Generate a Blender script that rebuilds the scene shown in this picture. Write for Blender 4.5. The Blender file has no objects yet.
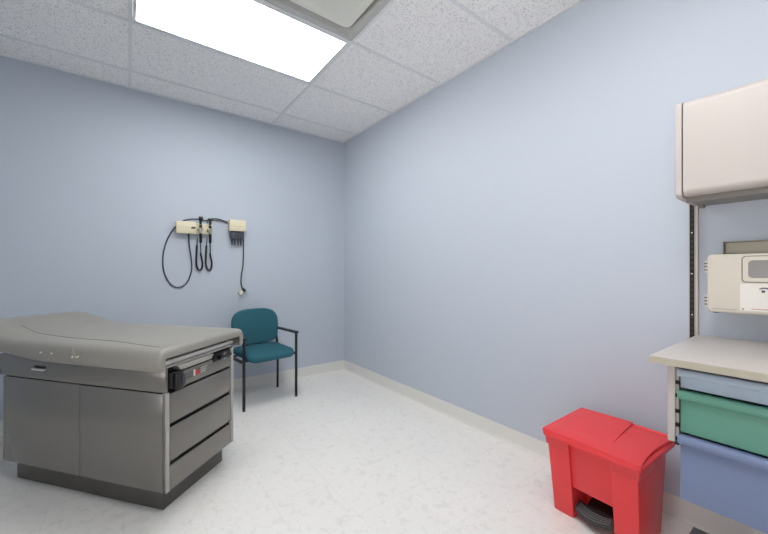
import bpy, bmesh, math, random
from mathutils import Vector, Matrix
random.seed(4)
C = bpy.context.scene.collection
S = bpy.context.scene
R = math.radians
H = 2.678                      # ceiling height

# ------------------------------------------------------------------ materials
def lin(c):
    return tuple((v/255/12.92 if v/255 <= .04045 else ((v/255+.055)/1.055)**2.4) for v in c) + (1,)

def mat(name, rgb, rough=.5, metal=0, spec=.5, emit=0, noise=None, bump=None, coat=0, alpha=None):
    m = bpy.data.materials.new(name); m.use_nodes = True
    nt = m.node_tree; b = nt.nodes['Principled BSDF']
    b.inputs['Base Color'].default_value = lin(rgb)
    b.inputs['Roughness'].default_value = rough
    b.inputs['Metallic'].default_value = metal
    b.inputs['Specular IOR Level'].default_value = spec
    b.inputs['Coat Weight'].default_value = coat
    if emit:
        b.inputs['Emission Color'].default_value = (.97, .99, 1, 1)
        b.inputs['Emission Strength'].default_value = emit
    if noise or bump:
        tc = nt.nodes.new('ShaderNodeTexCoord')
    if noise:                  # (scale, second colour, low, high)
        n = nt.nodes.new('ShaderNodeTexNoise'); n.inputs['Scale'].default_value = noise[0]
        n.inputs['Detail'].default_value = 5
        r = nt.nodes.new('ShaderNodeValToRGB')
        r.color_ramp.elements[0].position = noise[2]; r.color_ramp.elements[1].position = noise[3]
        r.color_ramp.elements[0].color = lin(noise[1]); r.color_ramp.elements[1].color = lin(rgb)
        nt.links.new(tc.outputs['Object'], n.inputs['Vector'])
        nt.links.new(n.outputs['Fac'], r.inputs['Fac'])
        nt.links.new(r.outputs['Color'], b.inputs['Base Color'])
    if bump:                   # (scale, strength, distance)
        n2 = nt.nodes.new('ShaderNodeTexNoise'); n2.inputs['Scale'].default_value = bump[0]
        n2.inputs['Detail'].default_value = 4
        bp = nt.nodes.new('ShaderNodeBump'); bp.inputs['Strength'].default_value = bump[1]
        bp.inputs['Distance'].default_value = bump[2]
        nt.links.new(tc.outputs['Object'], n2.inputs['Vector'])
        nt.links.new(n2.outputs['Fac'], bp.inputs['Height'])
        nt.links.new(bp.outputs['Normal'], b.inputs['Normal'])
    return m

def floor_mat():
    m = mat('vinyl_tile', (226, 223, 217), .34, spec=.5)
    nt = m.node_tree; b = nt.nodes['Principled BSDF']; N = nt.nodes.new; L = nt.links.new
    geo = N('ShaderNodeNewGeometry')
    def noise(scale, det, lo, hi, c0, c1):
        n = N('ShaderNodeTexNoise'); n.inputs['Scale'].default_value = scale; n.inputs['Detail'].default_value = det
        n.inputs['Distortion'].default_value = .8
        r = N('ShaderNodeValToRGB'); e = r.color_ramp.elements
        e[0].position = lo; e[1].position = hi; e[0].color = c0; e[1].color = c1
        L(geo.outputs['Position'], n.inputs['Vector']); L(n.outputs['Fac'], r.inputs['Fac'])
        return r
    r1 = noise(22, 4, .30, .46, lin((225, 221, 214)), lin((236, 232, 226)))
    r2 = noise(130, 3, .27, .36, lin((214, 211, 205)), (1, 1, 1, 1))
    mx = N('ShaderNodeMix'); mx.data_type = 'RGBA'; mx.blend_type = 'MULTIPLY'; mx.inputs['Factor'].default_value = .9
    L(r1.outputs['Color'], mx.inputs['A']); L(r2.outputs['Color'], mx.inputs['B'])
    br = N('ShaderNodeTexBrick'); br.offset = 0; br.inputs['Scale'].default_value = 1
    br.inputs['Brick Width'].default_value = .305; br.inputs['Row Height'].default_value = .305
    br.inputs['Mortar Size'].default_value = .0011; br.inputs['Mortar Smooth'].default_value = .2
    br.inputs['Color1'].default_value = (1, 1, 1, 1); br.inputs['Color2'].default_value = (.985, .985, .985, 1)
    br.inputs['Mortar'].default_value = (.86, .855, .84, 1)
    mp = N('ShaderNodeMapping'); mp.inputs['Location'].default_value = (0, -.065 + .305, 0)
    L(geo.outputs['Position'], mp.inputs['Vector']); L(mp.outputs['Vector'], br.inputs['Vector'])
    m2 = N('ShaderNodeMix'); m2.data_type = 'RGBA'; m2.blend_type = 'MULTIPLY'; m2.inputs['Factor'].default_value = 1
    L(mx.outputs['Result'], m2.inputs['A']); L(br.outputs['Color'], m2.inputs['B'])
    L(m2.outputs['Result'], b.inputs['Base Color'])
    return m

def tile_mat():
    m = mat('acoustic_tile', (214, 214, 213), .95, spec=.1)
    nt = m.node_tree; b = nt.nodes['Principled BSDF']; N = nt.nodes.new; L = nt.links.new
    geo = N('ShaderNodeNewGeometry')
    n = N('ShaderNodeTexNoise'); n.inputs['Scale'].default_value = 140; n.inputs['Detail'].default_value = 2
    n.inputs['Distortion'].default_value = .5
    r = N('ShaderNodeValToRGB'); e = r.color_ramp.elements
    e[0].position = .36; e[1].position = .45; e[0].color = lin((204, 203, 202)); e[1].color = lin((247, 246, 245))
    bp = N('ShaderNodeBump'); bp.inputs['Strength'].default_value = .5; bp.inputs['Distance'].default_value = .002
    L(geo.outputs['Position'], n.inputs['Vector']); L(n.outputs['Fac'], r.inputs['Fac'])
    L(r.outputs['Color'], b.inputs['Base Color']); L(r.outputs['Color'], bp.inputs['Height'])
    L(bp.outputs['Normal'], b.inputs['Normal'])
    return m

M = dict(
    wall=mat('blue_grey_paint', (189, 196, 206), .55, spec=.3, bump=(160, .08, .001)),
    base=mat('cove_base', (218, 216, 210), .45),
    tile=tile_mat(), grid=mat('grid_white', (226, 227, 228), .5), floor=floor_mat(),
    dark_tile=mat('dark_vinyl', (98, 100, 108), .4, noise=(60, (84, 86, 93), .35, .5)),
    lamp=mat('lamp_lens', (255, 255, 255), .4, emit=12.5),
    white=mat('white_enamel', (226, 227, 226), .4),
    diffuser=mat('diffuser_enamel', (188, 189, 184), .45), plaque=mat('plaque_enamel', (222, 223, 214), .4),
    vinyl=mat('taupe_vinyl', (150, 146, 137), .42, bump=(260, .12, .001)),
    seam=mat('seam_thread', (134, 131, 123), .6),
    stuffing=mat('stuffing', (226, 218, 196), .9),
    steel=mat('taupe_enamel', (122, 118, 112), .24, metal=.25, spec=.6, coat=.3),
    steel_edge=mat('taupe_edge', (172, 169, 164), .35),
    plinth=mat('dark_plinth', (88, 84, 79), .45),
    black=mat('black_plastic', (22, 22, 24), .4), gap=mat('gap_black', (10, 10, 10), .8),
    charcoal=mat('charcoal_plastic', (62, 62, 70), .4),
    grey=mat('grey_label', (92, 92, 92), .5), red_sw=mat('red_switch', (214, 52, 26), .35),
    tray=mat('tray_grey', (172, 169, 160), .4),
    chrome=mat('chrome', (205, 207, 210), .22, metal=.9),
    cream=mat('cream_plastic', (226, 216, 186), .45), cream_dk=mat('cream_darker', (205, 193, 160), .5),  # cream_dk: a darker cream for seams and cradles
    smoke=mat('smoke_plastic', (74, 74, 84), .3),
    teal=mat('teal_fabric', (54, 104, 116), .9, spec=.2, noise=(420, (42, 86, 98), .35, .6), bump=(500, .3, .001)),
    frame=mat('black_frame', (30, 31, 35), .4),
    red=mat('red_plastic', (234, 62, 66), .38, bump=(40, .05, .002)),
    rubber=mat('pedal_rubber', (52, 52, 54), .55),
    scuff=mat('scuff_mark', (232, 120, 120), .6),
    laminate=mat('beige_laminate', (196, 187, 180), .35, noise=(90, (190, 181, 174), .3, .6)),
    lam_edge=mat('laminate_edge', (178, 170, 152), .5),
    putty=mat('putty_metal', (193, 184, 178), .45), putty_in=mat('putty_inner', (168, 160, 152), .5),
    valance=mat('grey_valance', (128, 124, 118), .45),
    d_sky=mat('pale_blue_plastic', (176, 190, 206), .4), d_green=mat('green_plastic', (98, 154, 134), .4),
    d_blue=mat('periwinkle_plastic', (118, 131, 164), .4),
    sharps=mat('warm_beige_plastic', (210, 202, 188), .45), paper=mat('white_paper', (230, 225, 217), .6),
    pane=mat('smoked_pane', (128, 124, 122), .15), holder=mat('olive_steel', (138, 134, 120), .35, metal=.4),
    ink=mat('ink_grey', (84, 84, 84), .6), red_ink=mat('ink_red', (196, 140, 130), .6),
)

def glass_mat():
    m = bpy.data.materials.new('fill_window_glass'); m.use_nodes = True; nt = m.node_tree
    for n in list(nt.nodes): nt.nodes.remove(n)
    o = nt.nodes.new('ShaderNodeOutputMaterial'); mx = nt.nodes.new('ShaderNodeMixShader')
    t = nt.nodes.new('ShaderNodeBsdfTransparent'); g = nt.nodes.new('ShaderNodeBsdfGlossy'); f = nt.nodes.new('ShaderNodeFresnel')
    g.inputs['Roughness'].default_value = .02
    nt.links.new(f.outputs[0], mx.inputs[0]); nt.links.new(t.outputs[0], mx.inputs[1]); nt.links.new(g.outputs[0], mx.inputs[2])
    nt.links.new(mx.outputs[0], o.inputs['Surface']); return m
M['glass'] = glass_mat()

# ------------------------------------------------------------------ mesh helpers
class MB:
    def __init__(s): s.bm = bmesh.new()
    def add(s, verts, faces):
        vs = [s.bm.verts.new(v) for v in verts]
        for f in faces:
            try: s.bm.faces.new([vs[i] for i in f])
            except ValueError: pass
        return vs
    def hexa(s, p, bevel=0, seg=2):
        """p: 8 points, bottom four in order then top four."""
        t = bmesh.new(); vs = [t.verts.new(v) for v in p]
        for f in ((3,2,1,0),(4,5,6,7),(0,1,5,4),(1,2,6,5),(2,3,7,6),(3,0,4,7)): t.faces.new([vs[i] for i in f])
        bmesh.ops.recalc_face_normals(t, faces=t.faces)
        if bevel: bmesh.ops.bevel(t, geom=list(t.edges), offset=bevel, segments=seg, affect='EDGES', profile=.5, clamp_overlap=True)
        me = bpy.data.meshes.new('t'); t.to_mesh(me); t.free(); s.bm.from_mesh(me); bpy.data.meshes.remove(me)
        return s
    def box(s, x0, x1, y0, y1, z0, z1, bevel=0, seg=2):
        x0, x1 = sorted((x0, x1)); y0, y1 = sorted((y0, y1)); z0, z1 = sorted((z0, z1))
        return s.hexa([(x0,y0,z0),(x1,y0,z0),(x1,y1,z0),(x0,y1,z0),(x0,y0,z1),(x1,y0,z1),(x1,y1,z1),(x0,y1,z1)], bevel, seg)
    def tube(s, pts, r, n=10, smooth=0, cap=True):
        P = [Vector(p) for p in pts]
        if smooth:
            Q = []
            for i in range(len(P)-1):
                a, b, c, d = P[max(i-1,0)], P[i], P[i+1], P[min(i+2,len(P)-1)]
                for k in range(smooth):
                    t = k/smooth
                    Q.append(.5*((2*b)+(c-a)*t+(2*a-5*b+4*c-d)*t*t+(3*b-a-3*c+d)*t**3))
            Q.append(P[-1]); P = Q
        rr = r if isinstance(r, (list, tuple)) else [r]*len(P)
        T = [(P[min(i+1,len(P)-1)]-P[max(i-1,0)]).normalized() for i in range(len(P))]
        u = T[0].orthogonal().normalized(); rings = []
        for i, p in enumerate(P):
            u = (u - T[i]*u.dot(T[i])).normalized(); w = T[i].cross(u)
            rings.append([s.bm.verts.new(p + (u*math.cos(2*math.pi*k/n)+w*math.sin(2*math.pi*k/n))*rr[i]) for k in range(n)])
        for A, B in zip(rings, rings[1:]):
            for k in range(n): s.bm.faces.new((A[k], A[(k+1)%n], B[(k+1)%n], B[k]))
        if cap: s.bm.faces.new(rings[0][::-1]); s.bm.faces.new(rings[-1])
        return s
    def loft(s, secs, caps=True):
        rings = [[s.bm.verts.new(p) for p in q] for q in secs]; n = len(rings[0])
        for A, B in zip(rings, rings[1:]):
            for k in range(n): s.bm.faces.new((A[k], A[(k+1)%n], B[(k+1)%n], B[k]))
        if caps: s.bm.faces.new(rings[0][::-1]); s.bm.faces.new(rings[-1])
        return s
    def prism(s, outline, fn, d0, d1, bevel=0, seg=2):
        """extrude a 2-D outline; fn(u, v, d) gives the 3-D point."""
        t = bmesh.new(); n = len(outline)
        a = [t.verts.new(fn(u, v, d0)) for u, v in outline]; b = [t.verts.new(fn(u, v, d1)) for u, v in outline]
        t.faces.new(a); t.faces.new(b[::-1])
        for k in range(n): t.faces.new((a[k], b[k], b[(k+1)%n], a[(k+1)%n]))
        bmesh.ops.recalc_face_normals(t, faces=t.faces)
        if bevel:
            rim = [e for e in t.edges if len({v in a for v in e.verts}) == 1]
            bmesh.ops.bevel(t, geom=rim, offset=bevel, segments=seg, affect='EDGES', profile=.5, clamp_overlap=True)
        me = bpy.data.meshes.new('t'); t.to_mesh(me); t.free(); s.bm.from_mesh(me); bpy.data.meshes.remove(me)
        return s
    def ball(s, c, r, n=12):
        m = Matrix.Translation(c) @ Matrix.Diagonal((*(r if isinstance(r, tuple) else (r,r,r)), 1))
        bmesh.ops.create_uvsphere(s.bm, u_segments=n, v_segments=max(6, n//2), radius=1, matrix=m); return s
    def build(s, name, material, parent=None, smooth=True, angle=32):
        bmesh.ops.recalc_face_normals(s.bm, faces=s.bm.faces)
        me = bpy.data.meshes.new(name)
        if smooth:
            for f in s.bm.faces: f.smooth = True
            for e in s.bm.edges:
                if len(e.link_faces) == 2 and e.calc_face_angle(0) > R(angle): e.smooth = False
        s.bm.to_mesh(me); s.bm.free()
        for m in (material if isinstance(material, (list, tuple)) else [material]): me.materials.append(m)
        o = bpy.data.objects.new(name, me); C.objects.link(o)
        if parent: o.parent = parent
        return o

def rrect(x0, x1, y0, y1, r, n=6):
    out = []
    for cx, cy, a in ((x1-r,y1-r,0),(x0+r,y1-r,90),(x0+r,y0+r,180),(x1-r,y0+r,270)):
        for k in range(n+1): out.append((cx+r*math.cos(R(a+90*k/n)), cy+r*math.sin(R(a+90*k/n))))
    return out

def tag(o, label, cat, group=None):
    o['label'] = label; o['category'] = cat
    if group: o['group'] = group
    return o
def thing(name, label, cat, loc=(0,0,0), rz=0, group=None):
    o = bpy.data.objects.new(name, None); C.objects.link(o); o.empty_display_size = .1
    o.location = loc; o.rotation_euler = (0, 0, rz); return tag(o, label, cat, group)
def struct(mb, name, material):
    o = mb.build(name, material); o['kind'] = 'structure'; return o

# ------------------------------------------------------------------ the room
X0, Y0 = -3.6, -4.6
b = MB().box(X0-.1, .1, Y0-.1, .1, -.1, 0)
struct(b, 'floor', M['floor'])
b = MB()
for k in range(0, 5, 2):                                       # dark accent tiles against the right wall
    b.box(-.305, -.001, -2.985-.305*(k+1), -2.985-.305*k, -.01, .0006)
struct(b, 'floor_trim_tiles', M['dark_tile'])
struct(MB().box(X0-.1, .1, 0, .1, 0, H+.15), 'wall_back', M['wall'])
struct(MB().box(0, .1, Y0-.1, 0, 0, H+.15), 'wall_right', M['wall'])
WY0, WY1, WZ0, WZ1 = -4.35, -2.0, .30, 2.0                    # unseen window added for fill light, behind and left of the camera
wl = MB(); wl.box(X0-.1, X0, WY1, 0, 0, H+.15); wl.box(X0-.1, X0, Y0-.1, WY0, 0, H+.15)
wl.box(X0-.1, X0, WY0, WY1, 0, WZ0); wl.box(X0-.1, X0, WY0, WY1, WZ1, H+.15)
struct(wl, 'wall_left', M['wall'])
wn = MB(); ym = (WY0+WY1)/2
wn.box(X0-.08, X0-.03, WY0, WY1, WZ0, WZ0+.05); wn.box(X0-.08, X0-.03, WY0, WY1, WZ1-.05, WZ1)
for y in (WY0, ym-.025, WY1-.05): wn.box(X0-.08, X0-.03, y, y+.05, WZ0+.05, WZ1-.05)
wn.box(X0-.1, X0+.02, WY0-.03, WY1+.03, WZ0-.03, WZ0, .003)
wo = struct(wn, 'fill_window_1', M['white'])
MB().box(X0-.058, X0-.054, WY0+.02, WY1-.02, WZ0+.02, WZ1-.02).build('pane', M['glass'], wo)
struct(MB().box(X0, 0, Y0-.1, Y0, 0, H+.15), 'wall_front', M['wall'])

hb = .098                                                       # vinyl cove base with a small toe
prof = [(0, 0), (.016, 0), (.016, .003), (.009, .008), (.005, .016), (.004, hb-.004), (.002, hb), (0, hb)]
struct(MB().prism(prof, lambda u, v, d: (d, -u, v), X0, 0), 'baseboard_back', M['base'])
struct(MB().prism(prof, lambda u, v, d: (-u, d, v), Y0, 0), 'baseboard_right', M['base'])
struct(MB().prism(prof, lambda u, v, d: (X0+u, d, v), Y0, 0), 'baseboard_left', M['base'])
struct(MB().prism(prof, lambda u, v, d: (d, Y0+u, v), X0, 0), 'baseboard_front', M['base'])

XS = [0, -.887, -2.107, -3.327, X0]
YS = [0] + [-.289-.61*k for k in range(8)]
YS = [y for y in YS if y > Y0] + [Y0]
LIGHTS = [(1, 2), (1, 5)]                                       # cells (x, y) with troffers; the second is unseen, added for fill light
AIR = (1, 3)
til = MB()
for i in range(len(XS)-1):
    for j in range(len(YS)-1):
        if (i, j) in LIGHTS: continue
        x1, x0, y1, y0 = XS[i], XS[i+1], YS[j], YS[j+1]
        if (i, j) == AIR: x1 = -.887-.61
        til.box(x0, x1, y0, y1, H+.004, H+.022)
ceil = struct(til, 'ceiling', M['tile'])
g = MB(); w = .0105
for x in XS[1:-1]: g.box(x-w, x+w, Y0, 0, H-.001, H+.03)
for y in YS[1:-1]: g.box(X0, 0, y-w, y+w, H-.0015, H+.0295)
g.box(-1.497-w, -1.497+w, YS[4], YS[3], H-.001, H+.03)
struct(g, 'trim_1', M['grid'])
g = MB(); w = .021
g.box(X0, 0, -w, 0, H-.003, H+.03); g.box(-w, 0, Y0, 0, H-.0025, H+.03)
g.box(X0, X0+w, Y0, 0, H-.0025, H+.03); g.box(X0, 0, Y0, Y0+w, H-.003, H+.03)
struct(g, 'trim_2', M['grid'])

for n, (i, j) in enumerate(LIGHTS):                             # recessed 2 x 4 troffers, the one in view and the added one
    x1, x0, y1, y0 = XS[i]-.012, XS[i+1]+.012, YS[j]-.012, YS[j+1]+.012
    cx, cy = (x0+x1)/2, (y0+y1)/2
    t = thing('ceiling_light', ('lit rectangular fluorescent ceiling panel beside the square air diffuser' if n == 0 else
              'added unseen fill-light ceiling panel over the worktop side, away from the chair'), 'ceiling light', (cx, cy, H))
    hx, hy = (x1-x0)/2, (y1-y0)/2
    f = MB(); fw = .018
    f.box(-hx, hx, hy-fw, hy, 0, .02, .002); f.box(-hx, hx, -hy, -hy+fw, 0, .02, .002)
    f.box(-hx, -hx+fw, -hy+fw, hy-fw, 0, .02, .002); f.box(hx-fw, hx, -hy+fw, hy-fw, 0, .02, .002)
    f.build('frame', M['white'], t)
    MB().box(-hx+.002, hx-.002, -hy+.002, hy-.002, .022, .09, .004).build('housing', M['white'], t)
    MB().box(-hx+fw, hx-fw, -hy+fw, hy-fw, .006, .012).build('lens', M['lamp'], t)

# square plaque air diffuser next to the troffer
t = thing('air_diffuser', 'square beige ceiling air diffuser with a rounded raised plaque', 'air vent', (-1.192, -1.814, H))
def ring(h, r, z): return [(x, y, z) for x, y in rrect(-h, h, -h, h, r, 6)]
MB().loft([ring(.292, .003, 0), ring(.276, .005, -.002), ring(.262, .012, .002), ring(.240, .045, .04), ring(.215, .04, .075), ring(.292, .003, .085), ring(.292, .003, 0)], caps=False).build('frame', M['diffuser'], t)
MB().loft([ring(.16, .03, .075), ring(.224, .045, .018), ring(.224, .045, .008), ring(.218, .045, .003), ring(.208, .042, .004), ring(.190, .038, .018), ring(.180, .036, .020), ring(.05, .01, .020)]).build('plaque', M['plaque'], t)
MB().box(-.29, .29, -.29, .29, .086, .1).build('backing', M['gap'], t)

# ------------------------------------------------------------------ exam table (local x runs to the head, -y to the far side)
T = thing('exam_table', 'taupe padded medical exam table on a metal drawer cabinet', 'exam table', (-1.979, -1.514, 0), R(130.6))
def tb(mb, a0, a1, b0, b1, z0, z1, bev=0): return mb.box(a0, a1, -b0, -b1, z0, z1, bev)
tb(MB(), 0, 1.0, 0, .438, 0, .128, .002).build('plinth', M['plinth'], T)
LB, RB, FA, HA = -.05, .456, -.065, 1.010                        # body faces
car = MB()
tb(car, FA+.014, HA, LB+.003, RB-.003, .122, .58)
car.build('carcass', M['gap'], T)
tb(MB(), FA+.001, .462, LB, LB+.02, .121, .580, .0015).build('side_panel', M['steel'], T)
tb(MB(), .4645, HA+.001, LB, LB+.02, .121, .580, .0015).build('side_panel', M['steel'], T)
tb(MB(), FA+.001, HA+.001, RB-.02, RB, .121, .58, .0015).build('side_panel', M['steel'], T)
tb(MB(), HA+.001, HA+.012, LB+.001, RB-.001, .121, .58, .0015).build('back_panel', M['steel'], T)
st = MB(); tb(st, FA-.002, FA+.02, LB, LB+.022, .121, .583, .002); st.build('corner_post', M['steel_edge'], T)
st = MB(); tb(st, FA-.002, FA+.02, RB-.022, RB, .121, .69, .002); st.build('corner_post', M['steel_edge'], T)
for z0, z1 in ((.122, .237), (.257, .415), (.435, .574)):
    d = MB(); tb(d, FA, FA+.010, LB+.026, RB-.026, z0, z1, .002)
    d.build('drawer', M['steel'], T)
# upper band that carries the top
bd = MB()
tb(bd, FA+.002, 1.05, LB, LB+.015, .586, .70, .0015)
tb(bd, .13, 1.05, LB+.015, RB-.015, .588, .69)
tb(bd, FA+.005, 1.05, RB-.015, RB, .586, .70, .0015)
tb(bd, 1.035, 1.05, LB, RB, .586, .70, .0015)
bd.build('upper_frame', M['steel'], T)
tb(MB(), FA+.03, .13, LB+.016, RB-.016, .582, .742).build('recess', M['gap'], T)
tb(MB(), FA-.012, 1.05, LB-.012, RB-.02, .718, .7385, .003).build('support_board', M['steel_edge'], T)
tb(MB(), FA-.004, .4, LB+.002, RB-.025, .7005, .712, .003).build('leg_extension', M['steel_edge'], T)
pan = MB()
pan.hexa([(FA-.012, -.03, .672), (FA-.012, -.25, .672), (.12, -.25, .672), (.12, -.03, .672), (FA-.016, -.012, .697), (FA-.016, -.268, .697), (.12, -.268, .697), (.12, -.012, .697)], .006, 3)
pan.build('treatment_pan', M['tray'], T)
cp = tb(MB(), FA-.004, FA+.03, .0, RB-.03, .588, .664, .002).build('control_panel', M['steel'], T)
tb(MB(), FA-.0065, FA-.003, .138, .157, .616, .641, .001).build('power_switch', M['red_sw'], cp)
tb(MB(), FA-.0062, FA-.003, .122, .132, .616, .648, .0005).build('switch_plate', M['paper'], cp)
lb = MB()
for k in range(3): tb(lb, FA-.0055, FA-.003, .172, .222-.006*k, .641-.011*k, .646-.011*k)
lb.build('control_label', M['tray'], cp)
tb(MB(), FA-.0058, FA-.003, .062, .112, .617, .646, .0005).build('display', M['grey'], cp)
pl = MB(); tb(pl, FA-.03, FA-.003, -.012, .03, .59, .672, .004)
pl.build('socket_block', M['black'], T)
tb(MB(), FA-.036, FA-.004, .014, .036, .597, .656, .005).build('plug', M['charcoal'], T)
sm = MB(); tb(sm, FA-.012, FA+.02, .265, .415, .647, .69, .006)
sm.tube([(FA-.02, -.30, .667), (FA-.02, -.395, .667)], .014, 14)
sm.build('stirrup_bracket', M['black'], T)
sm = MB().tube([(FA-.026, -.335, .652), (FA-.026, -.335, .684)], .006, 10); tb(sm, FA-.028, FA-.01, .352, .358, .652, .682, .001)
sm.build('stirrup_pin', M['tray'], T)
hd = MB(); tb(hd, .695, .785, LB-.013, LB+.001, .634, .642, .002)
hd.build('pull_handle', M['white'], T)
tb(MB(), .70, .78, LB-.0015, LB+.001, .643, .656, .0005).build('handle_slot', M['gap'], T)

# cushion: lofted along its length; the side skirts wrap below the top
def sstep(x, a, c):
    t = min(1, max(0, (x-a)/(c-a))); return t*t*(3-2*t)
A0, A1, B0, B1 = -.086, 1.385, -.098, .538
def csec(a, grow=0):
    e = min(a-A0, A1-a); r = .018 if a < .5 else .05
    ins = 0 if e >= r else r-math.sqrt(max(0, r*r-(r-e)**2))
    rz = .03; drop = 0 if e >= rz else (rz-math.sqrt(max(0, rz*rz-(rz-e)**2)))
    top = .797 + .064*sstep(a, .90, 1.24) - .012*sstep(a, 1.28, 1.38) - drop*.8
    zb = .694 + .040*sstep(a, .62, 1.12); zi = .752 + .03*sstep(a, .62, 1.12)
    b0, b1, s = B0+ins*.9, B1-ins*.9, .035; sn = .014
    L = [(b0+.008, zb), (b0+.003, zb+.006), (b0-.001, zb+.02), (b0-.002, top-.05), (b0, top-.032), (b0+.006, top-.018), (b0+.017, top-.007), (b0+.036, top-.001)]
    mid = [(b0+.036+(b1-b0-.072)*k/8, top+.003*math.sin(math.pi*k/8)) for k in range(1, 8)]
    Rr = [(b0+b1-x, z) for x, z in reversed(L)]
    inner = [(b1-s, zb), (b1-s-.002, zi), (b0+sn+.002, zi), (b0+sn, zb)]
    return [(a, -x, z) for x, z in L+mid+Rr+inner]
aa = [A0+.0005, A0+.003, A0+.008, A0+.015, A0+.024, A0+.036, A0+.05] + [A0+.05+(A1-A0-.1)*k/44 for k in range(1, 45)] + [A1-.036, A1-.024, A1-.015, A1-.008, A1-.003, A1-.0005]
cu = MB(); cu.loft([csec(a) for a in aa]); CU = cu.build('cushion', M['vinyl'], T, angle=50)
def ctop(a): return csec(a)[10][2]
sp = [(a, -(.0+.068*sstep(a, .5, 1.1)-.055*sstep(-a, -.35, .06)), ctop(a)+.0005) for a in [A0+.05+.04*k for k in range(29)]]
MB().tube(sp, .0011, 6).build('seam', M['seam'], CU)
def skin(a, z): return (a, -(B0-.002), z)
tr = MB()
for a, z, rx, rzz in ((.415, .735, .012, .004), (.402, .742, .007, .005), (.44, .733, .006, .008)): tr.ball(skin(a, z), (rx, .004, rzz), 10)
tr.build('torn_patch', M['stuffing'], CU)
for a, z, rx in ((.655, .743, .010), (.58, .742, .008), (.985, .735, .006)): MB().ball(skin(a, z), (rx, .0025, .004), 8).build('torn_patch', M['stuffing'], CU)
fo = MB()
for a, z, a2, z2 in ((.425, .738, .44, .775), (.41, .738, .385, .765), (.405, .733, .40, .70), (.435, .733, .43, .705)):
    fo.tube([(a, -(B0-.001), z), ((a+a2)/2, -(B0-.0035), (z+z2)/2), (a2, -(B0-.0), z2)], [.003, .005, .002], 8)
fo.build('fold', M['vinyl'], CU)

# ------------------------------------------------------------------ chair
K = thing('side_chair', 'teal upholstered armchair with black metal legs against the wall', 'chair', (-1.110, -.374, 0), R(8.0))
hw, hd_ = .249, .17
def legs(sx):
    f = MB().tube([(sx*hw, -hd_, 0), (sx*hw, -hd_, .585)], .0125, 12); f.build('leg', M['frame'], K)
    MB().tube([(sx*hw*.99, hd_, 0), (sx*hw*.99, hd_-.005, .40), (sx*hw*.98, hd_+.015, .50)], .0115, 12).build('leg', M['frame'], K)
    MB().prism(rrect(-hd_-.03, hd_+.015, -.021, .021, .018), lambda u, v, d: (sx*(hw-.004)+v, u, d), .584, .603, .006).build('armrest', M['frame'], K)
    MB().tube([(sx*hw*.98, hd_+.015, .50), (sx*hw*.98, hd_+.02, .592)], .011, 10).build('arm_support', M['frame'], K)
for sx in (-1, 1): legs(sx)
fr = MB(); fr.box(-hw, hw, -.125, -.105, .386, .404, .003); fr.box(-hw, hw, .11, .13, .386, .404, .003)
for sx in (-1, 1): fr.box(sx*hw-.012, sx*hw+.012, -hd_, hd_, .386, .404, .003)
fr.build('seat_frame', M['frame'], K)
def blob(outline, fn, th, rim):                                   # a padded panel: stacked shrunken outlines
    cx = sum(p[0] for p in outline)/len(outline); cy = sum(p[1] for p in outline)/len(outline)
    wx = max(abs(p[0]-cx) for p in outline); wy = max(abs(p[1]-cy) for p in outline)
    secs = []
    for d, k in ((0, rim), (.15, rim*.25), (.4, 0), (.65, 0), (.85, rim*.3), (.96, rim*.8), (1.0, rim*1.9), (1.06, wx*.6)):
        secs.append([fn(cx+(x-cx)*(1-k/wx), cy+(y-cy)*(1-min(k/wy, .7)), d*th) for x, y in outline])
    return MB().loft(secs)
so = rrect(-.222, .222, -.225, .19, .07, 8)
blob(so, lambda u, v, d: (u, v, .402+d+.008*math.sin((v+.2)*4)-(.020*max(0, (-v-.12)/.1)**2)), .052, .016).build('seat', M['teal'], K)
bo = []                                                          # backrest outline: rounded shoulders, gently bowed
for k in range(40):
    th_ = 2*math.pi*k/40; c_, s_ = math.cos(th_), math.sin(th_)
    n_ = 3.2 if s_ > 0 else 4.2
    bo.append((.232*math.copysign(abs(c_)**(2/n_), c_), .165*math.copysign(abs(s_)**(2/n_), s_)))
bo = [(x*(1-.03*(y < 0)), y) for x, y in bo]
blob(bo, lambda u, v, d: (u+.016, .205-d+.13*(v)+.25*-(u*u), .632+v), .045, .012).build('backrest', M['teal'], K)
for sx in (-1, 1):
    MB().tube([(sx*.06, .12, .40), (sx*.06, .19, .405), (sx*.06, .196, .44), (sx*.06, .205, .56)], .010, 10, smooth=4).build('back_support', M['frame'], K)

# ------------------------------------------------------------------ diagnostic instruments on the back wall
D = thing('diagnostic_wall_unit', 'cream wall transformer with two cradles above the exam table', 'medical wall unit', (-1.62, 0, 1.54))
def rel(x, z): return x+1.62, z-1.54
u = MB(); u.box(-.150, .006, -.055, 0, -.05, .058, .006)
ub = u.build('body', M['cream'], D)
MB().box(-.146, .0, -.0565, -.054, .002, .0045).build('seam', M['cream_dk'], ub)
MB().box(-.030, .004, -.058, -.054, -.004, .012, .001).build('switch', M['ink'], ub)
u = MB(); u.box(.006, .148, -.035, 0, -.048, .05, .004)
rb = u.build('rail', M['cream'], D)
for cx in (.045, .125):
    c = MB(); c.box(cx-.024, cx+.024, -.07, -.035, -.020, .004, .004)
    c.box(cx-.024, cx-.014, -.078, -.06, -.018, .006, .003); c.box(cx+.014, cx+.024, -.078, -.06, -.018, .006, .003)
    c.build('cradle', M['cream_dk'], D)
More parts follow.
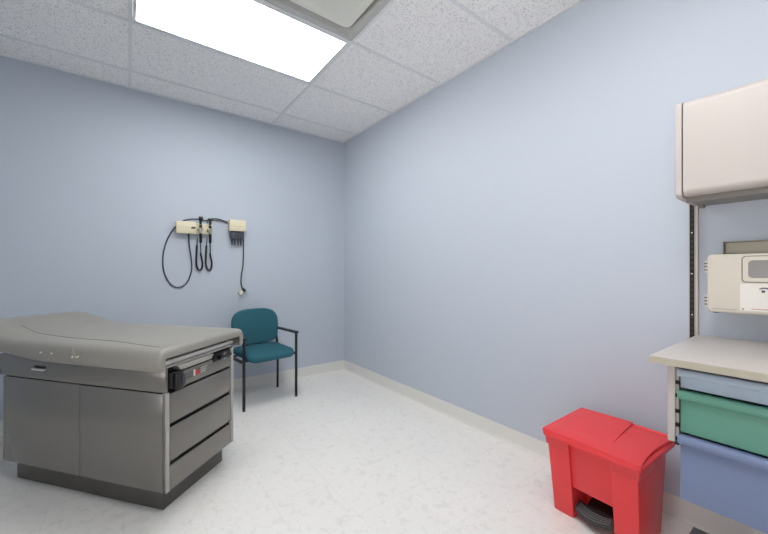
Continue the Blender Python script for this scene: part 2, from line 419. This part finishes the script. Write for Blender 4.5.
for n, cx in enumerate((-1.575, -1.495)):
    hn = thing(('otoscope', 'ophthalmoscope')[n], ('otoscope handle in the cradle beside the switch of the wall unit', 'ophthalmoscope handle in the outermost cradle of the wall unit')[n],
               'medical instrument', (cx, -.068, 1.525))
    if n == 0:
        m = MB().box(-.017, .017, -.02, .02, .085, .122, .006); m.tube([(0, 0, .045), (0, 0, .09)], [.008, .013], 14)
        m.tube([(0, -.015, .103), (0, -.04, .10)], [.011, .004], 12)
    else:
        m = MB().box(-.020, .020, -.013, .013, .092, .113, .006); m.tube([(0, 0, .045), (0, 0, .095)], [.009, .009], 14)
        m.box(-.010, .010, -.011, .011, .06, .10, .004)
    m.build('head', M['black'], hn)
    MB().tube([(0, 0, -.035), (0, 0, .035), (0, 0, .05)], [.0105, .0105, .009], 16).build('collar', M['chrome'], hn)
    MB().tube([(0, 0, .022), (0, 0, .045)], .0125, 16).build('ring', M['black'], hn)
    MB().tube([(0, 0, -.115), (0, 0, -.105), (0, 0, -.03)], [.008, .012, .012], 16).build('grip', M['black'], hn)
    w_ = .026
    MB().tube([(0, .01, -.11), (.006, .03, -.17), (.008, .045, -.215)], .0045, 8, smooth=6).build('cord', M['charcoal'], hn)
    MB().tube([(.006, .045, -.205), (.014, .048, -.245), (.023, .05, -.295), (.018, .05, -.342), (.0, .05, -.363), (-.019, .05, -.345), (-.028, .05, -.295), (-.027, .05, -.22), (-.024, .05, -.135)], .0082, 10, smooth=6).build('coiled_cord', M['black'], hn)
    MB().tube([(-.024, .05, -.14), (-.021, .05, -.10), (-.018, .05, -.064)], .004, 8).build('cord', M['charcoal'], hn)
def wp(*P): return [(x+1.62, y, z-1.54) for x, y, z in P]
pc = MB().tube(wp((-1.768, -.02, 1.55), (-1.80, -.014, 1.505), (-1.845, -.008, 1.40), (-1.868, -.006, 1.27), (-1.858, -.006, 1.14), (-1.81, -.006, 1.04), (-1.745, -.006, 1.008), (-1.68, -.006, 1.05), (-1.642, -.006, 1.16), (-1.645, -.010, 1.27), (-1.662, -.018, 1.39), (-1.667, -.028, 1.49)), .0058, 10, smooth=8).build('cord', M['charcoal'], D)
MB().tube(wp((-1.668, -.03, 1.49), (-1.667, -.03, 1.455)), [.010, .0075], 12).build('plug', M['black'], pc)
MB().tube(wp((-1.715, -.02, 1.598), (-1.70, -.010, 1.612), (-1.64, -.007, 1.628), (-1.57, -.007, 1.632), (-1.52, -.007, 1.625), (-1.46, -.007, 1.648), (-1.40, -.010, 1.646), (-1.327, -.02, 1.622)), .0052, 10, smooth=8).build('connecting_cord', M['charcoal'], D)
MB().tube(wp((-1.51, -.008, 1.60), (-1.49, -.010, 1.63), (-1.44, -.010, 1.634), (-1.38, -.02, 1.626), (-1.327, -.03, 1.612)), .004, 8, smooth=8).build('connecting_cord', M['charcoal'], D)
E_ = thing('specula_dispenser', 'square cream wall dispenser holding dark grey ear specula tubes', 'medical dispenser', (-1.248, 0, 1.59))
ob = MB().box(-.078, .078, -.075, 0, -.052, .055, .006).build('body', M['cream'], E_)
MB().box(-.072, .078, -.0765, -.074, -.007, -.004).build('seam', M['cream_dk'], ob)
MB().ball((.055, -.075, -.038), (.005, .003, .005), 10).build('lock', M['chrome'], ob)
MB().box(-.062, .052, -.058, -.012, -.125, -.05, .004).build('tube_rack', M['smoke'], E_)
for k in range(4):
    x = -.047+.028*k
    s = MB(); s.tube([(x, -.036, -.15), (x, -.036, -.12), (x, -.036, -.052)], [.0095, .0125, .0125], 14); s.tube([(x, -.036, -.19), (x, -.036, -.172), (x, -.036, -.150)], [.003, .0075, .0075], 12)
    s.tube([(x, -.058, -.13), (x, -.058, -.055)], .004, 8)
    s.build('specula_tube', M['smoke'], E_)
def wq(*P): return [(x+1.248, y, z-1.59) for x, y, z in P]
tc_ = MB().tube(wq((-1.19, -.04, 1.54), (-1.186, -.03, 1.50), (-1.181, -.02, 1.40), (-1.179, -.010, 1.30), (-1.184, -.008, 1.20), (-1.198, -.008, 1.11), (-1.20, -.008, 1.04), (-1.19, -.012, .99), (-1.172, -.02, .965)), .006, 10, smooth=8).build('cord', M['charcoal'], E_)
MB().tube(wq((-1.186, -.020, .985), (-1.166, -.024, .955)), [.009, .016], 12).build('boot', M['black'], tc_)
MB().hexa(wq((-1.218, -.041, .918), (-1.185, -.041, .93), (-1.185, -.003, .93), (-1.218, -.003, .918), (-1.232, -.041, .95), (-1.195, -.041, .966), (-1.195, -.003, .966), (-1.232, -.003, .95)), .006, 2).build('connector', M['cream'], tc_)

# ------------------------------------------------------------------ red step-on bin
BN = thing('step_on_bin', 'red plastic step-on waste bin beside the baseboard', 'waste bin', (-.29, -2.742, 0), R(-2.0))
Zt = .372
def fr_(mb, f0, k0, l0, r0, f1, k1, l1, r1, z0, z1, bev=.006):     # f front x, k back x, l/r +-y
    mb.hexa([(f0, r0, z0), (k0, r0, z0), (k0, l0, z0), (f0, l0, z0), (f1, r1, z1), (k1, r1, z1), (k1, l1, z1), (f1, l1, z1)], bev, 2)
def lerp(p, q, z): return p+(q-p)*z/Zt
FB, FT = -.122, -.172                                             # front face bottom / top
KB, KT = .118, .150
YB, YT = .168, .176
body = MB()
for s in (1, -1):                                                 # the two front columns
    a0, a1 = s*YB, s*YT; i0, i1 = s*.080, s*.080
    fr_(body, FB, KB, max(a0, i0), min(a0, i0), FT, KT, max(a1, i1), min(a1, i1), 0, Zt, .006)
zc = .150
fr_(body, lerp(FB, FT, zc)+.012, KB, .095, -.095, FT+.012, KT, .095, -.095, zc, Zt, .004)    # centre panel over the pedal cave
fr_(body, FB+.13, KB, .095, -.095, FB+.13, KT, .095, -.095, 0, zc+.01, .002)                     # cave back
bdy = body.build('body', M['red'], BN)
for s in (1, -1):                                                  # shoulder bands on top of the columns
    z0, z1 = .325, Zt; f0, f1 = lerp(FB, FT, z0)-.006, FT-.008; cl = MB()
    fr_(cl, f0, .0, max(s*.078, s*.181), min(s*.078, s*.181), f1, .0, max(s*.078, s*.183), min(s*.078, s*.183), z0, z1, .005)
    cl.build('shoulder', M['red'], bdy)
ld = MB()
ld.prism(rrect(-.194, .200, -.194, .189, .016), lambda u, v, d: (u, v, d), .368, .388, .005)
ld.build('rim', M['red'], BN)
lid = MB()                                                         # lid flap, its far-side edge bowed, a shallow crease across it
def lidtop(x, y): return .404+.006*max(0, (x+.19)/.38)-.004*max(0, -(y+.03)/.2)
nx, ny = 14, 16
top = []
for i in range(nx+1):
    x = -.190+.384*i/nx
    yr = -.177-.014*abs(2*i/nx-1)**2.0+.0; yl = .187
    row = []
    for j in range(ny+1):
        y = yl+(yr-yl)*j/ny
        z = lidtop(x, y)
        if j in (0, ny) or i in (0, nx): z -= .004
        row.append((x, y, z))
    top.append(row)
vs = {}
for i in range(nx+1):
    for j in range(ny+1): vs[i, j] = lid.bm.verts.new(top[i][j])
for i in range(nx):
    for j in range(ny): lid.bm.faces.new((vs[i, j], vs[i+1, j], vs[i+1, j+1], vs[i, j+1]))
edge = [(i, 0) for i in range(nx+1)]+[(nx, j) for j in range(1, ny+1)]+[(i, ny) for i in range(nx-1, -1, -1)]+[(0, j) for j in range(ny-1, 0, -1)]
lo = [lid.bm.verts.new((vs[e].co.x, vs[e].co.y, .384)) for e in edge]
for k in range(len(edge)):
    lid.bm.faces.new((vs[edge[k]], vs[edge[(k+1) % len(edge)]], lo[(k+1) % len(edge)], lo[k]))
lid.bm.faces.new(lo)
ldo = lid.build('lid', M['red'], BN, angle=25)
# overlapping second leaf of the lid: a thin slab whose edge dies out towards the front
lf = MB()
q = [(.1942, .1872), (.1942, -.040), (.05, -.050), (-.09, -.062), (-.19, -.055), (-.1902, .1872)]
zz = [.003, .009, .006, .0, -.003, -.004]; n_ = len(q)
lf.add([(x, y, lidtop(x, y)-.006) for x, y in q]+[(x, y, lidtop(x, y)+z+.0006) for (x, y), z in zip(q, zz)],
       [tuple(range(n_-1, -1, -1)), tuple(range(n_, 2*n_))]+[(k, (k+1) % n_, n_+(k+1) % n_, n_+k) for k in range(n_)])
lf.build('lid_leaf', M['red'], ldo, smooth=False)
hg = MB().tube([(.194, .188, .406), (.194, -.172, .404)], .008, 10).build('hinge', M['red'], ldo)
pd = MB()                                                          # bowed ribbed pedal bar
def bow(y, d): return -.118-.034*math.cos(math.pi*y/.165)+d
ys = [-.076+.152*k/16 for k in range(17)]
out = [(bow(y, 0), y) for y in ys]+[(bow(y, .046)*.55-.030, y) for y in reversed(ys)]
pd.prism(out, lambda u, v, d: (u, v, d+(u+.1)*.30), .052, .070, .005)
pdo = pd.build('pedal', M['rubber'], BN)
for k in range(4):
    MB().tube([(bow(y*.94, .008+.011*k)*(1-.06*k)-.006*k, y*.94, .0712+(bow(y*.94, .008+.011*k)*(1-.06*k)-.006*k+.1)*.30) for y in ys[1:-1]], .0022, 6).build('tread', M['grey'], pdo)
MB().hexa([(-.06, -.05, .03), (.0, -.05, .03), (.0, .05, .03), (-.06, .05, .03), (-.06, -.05, .066), (.0, -.05, .085), (.0, .05, .085), (-.06, .05, .066)], .004).build('pedal_arm', M['black'], BN)

# ------------------------------------------------------------------ wall standard, counter, hanging drawer unit
W = thing('wall_standard', 'slotted vertical metal wall standard above the counter end', 'wall rail', (0, -2.981, 0))
ws = MB(); ws.box(-.020, 0, -.018, -.012, .50, 1.80); ws.box(-.012, 0, .010, .013, .50, 1.80); ws.box(-.004, 0, -.014, .009, .50, 1.80)
ws.build('channel', M['putty'], W)
MB().box(-.012, -.003, -.0060, .0095, .502, 1.798).build('slot_strip', M['gap'], W)
MB().box(-.013, -.004, -.0122, -.0061, .501, 1.799).build('flange', M['putty_in'], W)
sl = MB(); z = .52
while z < 1.78: sl.box(-.0125, -.0115, -.003, .006, z, z+.016); z += .0245
sl.build('slot_bars', M['black'], W)
for z in (.955, 1.14, 1.325): MB().ball((-.0125, .002, z), (.003, .004, .004), 8).build('screw', M['chrome'], W)

tp = MB(); tp.box(-.655, -.001, -3.80, -2.995, .8415, .867, .0025)
ct = tag(tp.build('countertop', M['laminate']), 'beige laminate worktop over the coloured drawers', 'countertop')
MB().box(-.6565, -.654, -3.80, -2.995, .8435, .865).build('edge_band', M['lam_edge'], ct)
MB().box(-.654, -.002, -2.9952, -2.9935, .8435, .865).build('edge_band', M['lam_edge'], ct)

Pd = thing('drawer_unit', 'wall-hung drawer unit with pale blue, green and periwinkle drawers', 'drawer unit', (0, -3.03, 0))
for y0 in (-.019, -.60): MB().box(-.604, -.002, y0, y0+.019, .578, .836, .002).build('side_panel', M['putty'], Pd)
MB().box(-.02, -.002, -.6, -.019, .58, .836).build('back_panel', M['putty_in'], Pd)
MB().box(-.60, -.02, -.575, -.02, .829, .839).build('top_panel', M['gap'], Pd)
for y0, y1 in ((-.027, -.019), (-.581, -.573)):
    rl = MB().box(-.596, -.02, y0, y1, .58, .83).build('runner_rail', M['putty_in'], Pd)
    for z in (.779, .735, .683, .637, .590): MB().box(-.6005, -.59, y0-.001, y1+.001, z-.006, z+.006, .001).build('runner_notch', M['gap'], rl)
    MB().box(-.605, -.05, y0-.002, y1+.002, .572, .579).build('end_cap', M['black'], rl)
def drawer(mname, ztop, zlip, zbot, lab):
    d = MB()
    d.box(-.590, -.578, -.566, -.029, zbot, ztop-.002, .002)       # face
    d.box(-.580, -.06, -.562, -.555, zbot+.003, ztop-.02); d.box(-.580, -.06, -.040, -.033, zbot+.003, ztop-.02)
    d.box(-.067, -.06, -.562, -.033, zbot+.003, ztop-.02); d.box(-.58, -.06, -.562, -.033, zbot+.001, zbot+.006)
    o = d.build('drawer', M[mname], Pd); o['label'] = lab
    n = 8; r = (ztop-zlip)
    pr = [(-.578, zlip+.004), (-.592, zlip), (-.598, zlip)]+[(-.598-.012*math.sin(math.pi*k/n), zlip+r*(.5-.5*math.cos(math.pi*k/n))) for k in range(1, n)]+[(-.598, ztop), (-.578, ztop)]
    MB().prism(pr, lambda u, v, dd: (u, dd, v), -.572, -.0245, .003).build('pull_lip', M[mname], o)
drawer('d_sky', .826, .800, .762, 'pale blue drawer')
drawer('d_green', .755, .725, .614, 'green drawer')
drawer('d_blue', .606, .575, .389, 'deep periwinkle blue drawer')

# ------------------------------------------------------------------ upper cabinet
U = thing('wall_cabinet', 'long putty wall cabinet with a rounded flip door', 'cabinet', (0, -2.985, 1.444))
def upro(d, h, r): return [(0, 0), (0, h)] + [(-d+r-r*math.sin(R(a)), h-r+r*math.cos(R(a))) for a in range(0, 91, 15)] + [(-d+r-r*math.cos(R(a)), r-r*math.sin(R(a))) for a in range(0, 91, 15)]
hC = .384
MB().prism(upro(.302, hC, .022), lambda u, v, d: (u-.001, d, v), -.019, 0, .003).build('end_panel', M['putty'], U)
MB().prism(upro(.302, hC, .022), lambda u, v, d: (u-.001, d, v), -.819, -.80, .003).build('end_panel', M['putty'], U)
cb = MB(); cb.box(-.27, -.002, -.80, -.02, .03, .04); cb.box(-.27, -.002, -.80, -.02, hC-.02, hC-.008); cb.box(-.012, -.002, -.80, -.02, .03, hC-.01)
cb.build('carcass', M['putty_in'], U)
def shell(d0, d1, z0, z1, r):                                       # wrapped door: outer minus inner outline
    o = [(-d0, z1)] + [(-d1+r-r*math.sin(R(a)), z1-r+r*math.cos(R(a))) for a in range(0, 91, 15)] + [(-d1+r-r*math.cos(R(a)), z0+r-r*math.sin(R(a))) for a in range(0, 91, 15)] + [(-d0, z0)]
    t_ = .014; q_ = r-.008
    i = [(-d0, z0+t_)] + [(-d1+t_+q_-q_*math.cos(R(a)), z0+t_+q_-q_*math.sin(R(a))) for a in range(90, -1, -15)] + [(-d1+t_+q_-q_*math.sin(R(a)), z1-t_-q_+q_*math.cos(R(a))) for a in range(90, -1, -15)] + [(-d0, z1-t_)]
    return o+i
MB().prism(shell(.03, .30, .008, hC-.002, .028), lambda u, v, d: (u, d, v), -.798, -.0225).build('door', M['putty'], U)
MB().box(-.245, -.235, -.80, -.02, -.014, .012, .002).build('valance', M['valance'], U)
MB().box(-.235, -.004, -.80, -.02, -.002, .006).build('bottom_panel', M['valance'], U)
MB().box(-.05, -.004, -.036, -.02, -.012, .0, .002).build('bracket', M['valance'], U)

# ------------------------------------------------------------------ sharps cabinet hung on the wall, and the steel holder behind it
G = thing('glove_holder', 'olive-grey steel holder standing up behind the beige sharps cabinet', 'holder', (0, -3.22, 1.19))
gm = MB(); gm.box(-.003, .0006, -.13, .143, -.05, .086); gm.box(-.03, -.003, .140, .143, -.03, .088, .0008); gm.box(-.03, -.003, -.13, -.127, -.03, .088, .0008)
gm.build('back_plate', M['holder'], G)
gl = MB(); gl.box(-.034, -.003, -.13, .143, .083, .086, .0008); gl.build('rim', M['holder'], G)

Q = thing('sharps_cabinet', 'beige plastic wall cabinet with a dark window and white label', 'sharps cabinet', (0, -3.20, 1.095))
MB().prism(rrect(-.165, .156, -.112, .126, .016), lambda u, v, d: (d, u, v), -.037, -.075, .006).build('body', M['sharps'], Q)
dr = MB().prism(rrect(-.165, .156, -.112, .126, .018), lambda u, v, d: (d, u, v), -.078, -.120, .008, 3).build('door', M['sharps'], Q)
hz = MB()
for z0 in (.05, -.095):
    h = MB()
    for k in range(4): h.tube([(-.084, .160, z0+.014*k), (-.084, .160, z0+.014*k+.010)], .0075, 10); h.box(-.092, -.075, .148, .160, z0+.014*k+.001, z0+.014*k+.009)
    ho = h.build('hinge', M['sharps'], Q)
    for k in range(3): MB().box(-.0925, -.084, .156, .1685, z0+.014*k+.0098, z0+.014*k+.0142, .0005).build('hinge_gap', M['ink'], ho)
def ringp(mb, o, i, x0, x1):
    n = len(o); P = []
    for x in (x0, x1):
        P += [(x, *p) for p in o]; P += [(x, *p) for p in i]
    F = []
    for k in range(n):
        k2 = (k+1) % n
        F += [(k, k2, n+k2, n+k), (2*n+k, 3*n+k, 3*n+k2, 2*n+k2), (k, 2*n+k, 2*n+k2, k2), (n+k, n+k2, 3*n+k2, 3*n+k)]
    mb.add(P, F); return mb
wy0, wy1, wz0, wz1 = -.12, .060, .012, .117
wf = ringp(MB(), rrect(wy0, wy1, wz0, wz1, .014), rrect(wy0+.003, wy1-.003, wz0+.003, wz1-.003, .012), -.1215, -.119).build('window_groove', M['valance'], dr, smooth=False)
wf = ringp(MB(), rrect(wy0+.004, wy1-.004, wz0+.004, wz1-.004, .011), rrect(wy0+.018, wy1-.018, wz0+.018, wz1-.018, .012), -.1245, -.119).build('window_frame', M['sharps'], dr, smooth=False)
MB().prism(rrect(wy0+.016, wy1-.016, wz0+.016, wz1-.016, .012), lambda u, v, d: (d, u, v), -.119, -.1212).build('window', M['pane'], dr)
MB().box(-.1212, -.119, -.12, .064, -.098, .008).build('label', M['paper'], dr)
lg = MB()                                                            # small roof-like mark over a block, and a line of tiny print
lg.prism([(.016, -.012), (.008, -.006), (-.004, -.006), (-.012, -.013), (-.010, -.016), (-.003, -.011), (.006, -.011), (.014, -.014)], lambda u, v, d: (d, u, v), -.1218, -.1205)
lg.prism([(.010, -.0165), (.0, -.0165), (.001, -.026), (.009, -.026)], lambda u, v, d: (d, u, v), -.1218, -.1205)
lg.build('symbol', M['ink'], dr)
pt = MB(); y = .034
while y > -.11: w_ = random.uniform(.003, .008); pt.box(-.1217, -.1205, y-w_, y, -.092, -.0885); y -= w_+.0015
pt.build('small_print', M['red_ink'], dr)
MB().ball((-.1212, .056, -.092), (.0015, .003, .003), 8).build('rivet', M['valance'], dr)
ln = MB().box(-.1208, -.119, .072, .14, -.098, -.0965).build('groove', M['valance'], dr)
MB().box(-.075, -.04, .128, .146, -.118, -.110, .002).build('latch', M['ink'], Q)

# ------------------------------------------------------------------ world, camera, view
wd = bpy.data.worlds.new('World'); S.world = wd; wd.use_nodes = True
wn_ = wd.node_tree; bg = wn_.nodes['Background']               # outside the added window: soft sky, lower half made brighter to light the ceiling
tcw = wn_.nodes.new('ShaderNodeTexCoord'); sx = wn_.nodes.new('ShaderNodeSeparateXYZ'); rp = wn_.nodes.new('ShaderNodeMapRange')
wn_.links.new(tcw.outputs['Generated'], sx.inputs[0]); wn_.links.new(sx.outputs['Z'], rp.inputs['Value'])
rp.inputs['From Min'].default_value = -.10; rp.inputs['From Max'].default_value = .05
rp.inputs['To Min'].default_value = 6.0; rp.inputs['To Max'].default_value = 1.7
wn_.links.new(rp.outputs['Result'], bg.inputs['Strength'])
bg.inputs['Color'].default_value = (1, .95, .915, 1)
cd = bpy.data.cameras.new('camera'); co = bpy.data.objects.new('camera', cd); C.objects.link(co)
co.location = (-2.117, -3.3731, 1.1506); co.rotation_euler = (R(90), 0, -.6006)
cd.sensor_width = 36; cd.lens = 334.615/768*36
cd.shift_x = 26.4856/768; cd.shift_y = 4.473/768; cd.clip_start = .02
S.camera = co
S.cycles.max_bounces = 14; S.cycles.diffuse_bounces = 8; S.cycles.glossy_bounces = 4
S.view_settings.view_transform = 'Standard'; S.view_settings.look = 'None'
S.view_settings.gamma = 1; S.view_settings.exposure = 0; S.view_settings.use_curve_mapping = False
